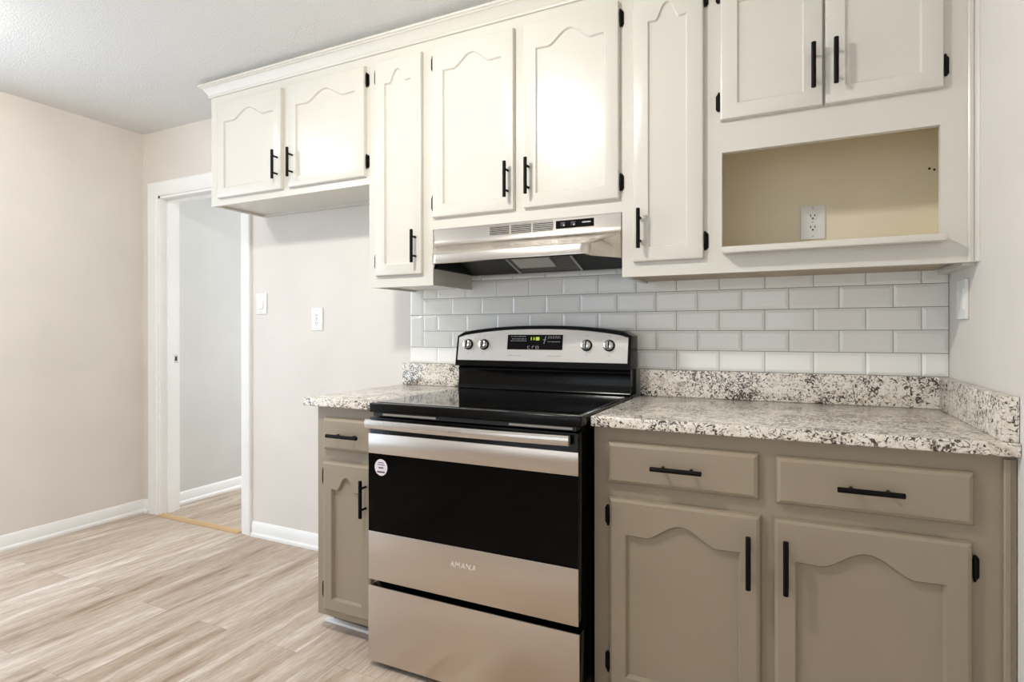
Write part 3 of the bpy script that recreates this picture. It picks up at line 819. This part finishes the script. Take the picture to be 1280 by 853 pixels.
    def seg(x0, x1, z0, z1): 
        vs = [bm.verts.new((x, yf(z) - .0024 - .0017, z)) for x, z in ((x0, z0), (x1, z0), (x1, z1), (x0, z1))]; bm.faces.new(vs)
    zc = 1.0955
    for x in (-1.318, -1.307): seg(x, x + .0022, zc - .006, zc + .006)
    seg(-1.3015, -1.2995, zc + .001, zc + .003); seg(-1.3015, -1.2995, zc - .004, zc - .002)
    for x in (-1.296, -1.288):
        seg(x, x + .0018, zc - .006, zc + .006); seg(x + .0044, x + .0062, zc - .006, zc + .006)
        for q in (-.006, -.0008, .0044): seg(x, x + .0062, zc + q, zc + q + .0016)
    obj('clock_digits', bm, 'clock', ds, smooth=False)
    bm = bmesh.new()
    rnd = random.Random(3)
    for zrow, xs0, xs1 in ((1.1045, -1.408, -1.342), (1.0945, -1.402, -1.340), (1.0865, -1.408, -1.338), (1.1045, -1.243, -1.192), (1.0985, -1.245, -1.190), (1.0835, -1.245, -1.192)):
        x = xs0
        while x < xs1:
            l = rnd.uniform(.003, .009); seg(x, min(x + l, xs1), zrow - .0011, zrow + .0011); x += l + rnd.uniform(.0015, .004)
    for x in (-1.331, -1.311, -1.295): seg(x, x + .0014, 1.0555, 1.0655); seg(x, x + .010, 1.0648, 1.0660)
    seg(-1.331, -1.321, 1.0552, 1.0564); seg(-1.285, -1.283, 1.0555, 1.0655); seg(-1.295, -1.284, 1.0552, 1.0564)
    for i in range(6): seg(-1.262 + i * .0012, -1.259 + i * .0012, 1.076 + i * .005, 1.0805 + i * .005)
    seg(-1.266, -1.252, 1.0905, 1.0925)
    obj('display_lettering', bm, 'pale_ink', ds, smooth=False)
    bm = bmesh.new()
    def dash(x0, x1, z, h=.0008):
        vs = [bm.verts.new((x, yf(zz) - .0027, zz)) for x, zz in ((x0, z - h), (x1, z - h), (x1, z + h), (x0, z + h))]; bm.faces.new(vs)
    for a, b_ in ((-1.418, -1.396), (-1.392, -1.384), (-1.380, -1.360), (-1.243, -1.224), (-1.221, -1.212), (-1.208, -1.184)): dash(a, b_, 1.0275)
    knobs = (-1.607, -1.531, -1.083, -.994)
    for x in knobs:
        dash(x - .003, x + .003, 1.0325, .0012); dash(x - .003, x + .003, 1.108, .0010)
        dash(x - .034, x - .028, 1.095, .0008); dash(x + .028, x + .034, 1.095, .0008)
    obj('panel_lettering', bm, 'grey_ink', cp, smooth=False)
    for x in knobs:
        zc = 1.0705; bm = bmesh.new(); y0 = yf(zc) - .0026
        ax = Vector((0, -cos(tilt), -sin(tilt) * -1)); ax = Vector((0, -1, tilt)).normalized()
        P0 = Vector((x, y0, zc))
        tube(bm, [P0, P0 + ax * .003, P0 + ax * .004], [.0225, .0225, .0215], 28)
        kb = obj('knob', bm, 'black_enamel', bg)
        bm = bmesh.new(); tube(bm, [P0 + ax * .004, P0 + ax * .018, P0 + ax * .0225, P0 + ax * .024], [.0185, .0172, .0155, .012], 28)
        obj('knob_cap', bm, 'chrome', kb)
        upv = Vector((0, tilt, 1)).normalized(); bm = bmesh.new(); q = []
        for d in (.0238, .0252):
            for a, b_ in ((-.0062, -.0135), (.0062, -.0135), (.0062, .0135), (-.0062, .0135)): q.append(bm.verts.new(P0 + ax * d + Vector((a, 0, 0)) + upv * b_))
        for f in ((0, 1, 2, 3), (7, 6, 5, 4), (0, 4, 5, 1), (1, 5, 6, 2), (2, 6, 7, 3), (3, 7, 4, 0)): bm.faces.new([q[i] for i in f])
        obj('knob_inset', bm, 'black_enamel', kb, smooth=False)
        bm = bmesh.new(); up = Vector((0, tilt, 1)).normalized(); q = []
        for d in (.0236, .030):
            for a, b_ in ((-.0030, -.0165), (.0030, -.0165), (.0030, .0165), (-.0030, .0165)):
                k_ = 1 if d < .025 else .78
                q.append(bm.verts.new(P0 + ax * d + Vector((a * k_, 0, 0)) + up * b_ * k_))
        for f in ((0, 1, 2, 3), (7, 6, 5, 4), (0, 4, 5, 1), (1, 5, 6, 2), (2, 6, 7, 3), (3, 7, 4, 0)): bm.faces.new([q[i] for i in f])
        obj('knob_grip', bm, 'chrome', kb, smooth=False)
kitchen_range()

# ------------------------------------------------------------------ wall plates
def plate_y(label, name, cx, cz, y, w_, h, kind):
    """plate on a wall facing -y"""
    r = thing(name, label, 'outlet' if 'outlet' in name else 'light switch', (cx, y, cz - h / 2))
    bm = bbox(cx - w_ / 2, cx + w_ / 2, y - .0065, y - .0003, cz - h / 2, cz + h / 2, .0025, 2); obj('cover_plate', bm, 'plastic_white', r)
    yy = y - .0065
    if kind == 'rocker':
        bm = bmesh.new(); extrude_x(bm, [(yy + .001, cz - .031), (yy - .001, cz - .031), (yy - .0055, cz - .028), (yy - .0012, cz + .031), (yy + .001, cz + .031)], cx - .0155, cx + .0155); obj('rocker', bm, 'plastic_white', r)
    elif kind == 'decora':
        bm = bbox(cx - .0165, cx + .0165, yy - .0015, yy + .001, cz - .033, cz + .033, .001, 1); f = obj('receptacle', bm, 'plastic_white', r)
        for s in (-1, 1):
            bm = bmesh.new()
            box(bm, cx - .0075, cx - .0050, yy - .0021, yy - .0013, cz + s * .020 - .003, cz + s * .020 + .005); box(bm, cx + .0045, cx + .0070, yy - .0021, yy - .0013, cz + s * .020 - .003, cz + s * .020 + .004)
            tube(bm, [(cx, yy - .0021, cz + s * .020 - .008), (cx, yy - .0013, cz + s * .020 - .008)], .0025, 8); obj('slot', bm, 'slot', f, smooth=False)
        for q in (-.004, .004):
            bm = bbox(cx - .006, cx + .006, yy - .0026, yy - .0013, cz + q - .0025, cz + q + .0025); obj('test_button', bm, 'pale_ink', f, smooth=False)
    elif kind == 'duplex':
        for s in (-1, 1):
            bm = bmesh.new(); zc = cz + s * .0195
            tube(bm, [(cx, yy + .001, zc), (cx, yy - .0018, zc), (cx, yy - .0022, zc)], [.0172, .0172, .0165], 24)
            for v in bm.verts: v.co.z = min(max(v.co.z, zc - .0135), zc + .0135)
            f = obj('receptacle', bm, 'plastic_white', r)
            bm = bmesh.new()
            box(bm, cx - .0082, cx - .0052, yy - .0028, yy - .002, zc - .001, zc + .0075); box(bm, cx + .0045, cx + .0075, yy - .0028, yy - .002, zc - .0005, zc + .0068)
            tube(bm, [(cx, yy - .0028, zc - .0065), (cx, yy - .002, zc - .0065)], .0032, 10); obj('slot', bm, 'slot', f, smooth=False)
    for s in ((-1, 1) if kind != 'duplex' else (-1, 0, 1)):
        zc = cz + s * (.046 if kind != 'duplex' else .048)
        bm = bmesh.new(); tube(bm, [(cx, yy + .0004, zc), (cx, yy - .0008, zc)], [.003, .0024], 10); obj('screw', bm, 'rail', r)
    return r
plate_y('white rocker light switch on the wall just beside the doorway casing', 'light_switch', -2.984, 1.280, YB, .078, .115, 'rocker')
plate_y('white wall outlet with vertical slots between the light switch and the granite top', 'wall_outlet', -2.580, 1.191, YB, .076, .118, 'decora')
plate_y('off-white duplex outlet on the back of the open cabinet niche', 'wall_outlet', -.3095, 1.4975, -.0012, .075, .116, 'duplex')
r = thing('light_switch', 'white switch plate seen edge-on on the wall above the granite side splash', 'light switch', (XR, -.1725, 1.157))
bm = bbox(XR - .0090, XR - .0003, -.2225, -.1245, 1.157, 1.271, .003, 2); obj('cover_plate', bm, 'plastic_white', r)
for yy in (-.196, -.150):
    bm = bbox(XR - .0125, XR - .0085, yy - .0155, yy + .0155, 1.183, 1.245, .0015, 2); obj('rocker', bm, 'plastic_white', r)

# ------------------------------------------------------------------ ceiling lamps
def lamp(xy, watts, label):
    x, y = xy; r = thing('ceiling_lamp', label, 'lamp', (x, y, ZC), 'round glass ceiling lamps of the kitchen')
    bm = bmesh.new(); tube(bm, [(x, y, ZC - .0005), (x, y, ZC - .022), (x, y, ZC - .026)], [.105, .105, .095], 40); obj('lamp_base', bm, 'rail', r)
    rad, prof = .085, [(.97, .026), (1.0, .036), (.98, .050), (.86, .072), (.66, .088), (.4, .098), (.15, .103), (.02, .104)]
    bm = bmesh.new(); tube(bm, [(x, y, ZC - d) for _, d in prof], [rad * q for q, _ in prof], 40)
    obj('lamp_shade', bm, emit('lit_lamp_glass', LAMP_COLOUR + (1,), watts / (pi * pi * rad * rad * 1.75)), r)
lamp(LAMP_NEAR, LAMP_NEAR_W, 'round domed glass ceiling lamp nearest the range, above the kitchen floor')
lamp(LAMP_FAR, LAMP_FAR_W, 'round domed glass ceiling lamp nearest the doorway and the patio door')
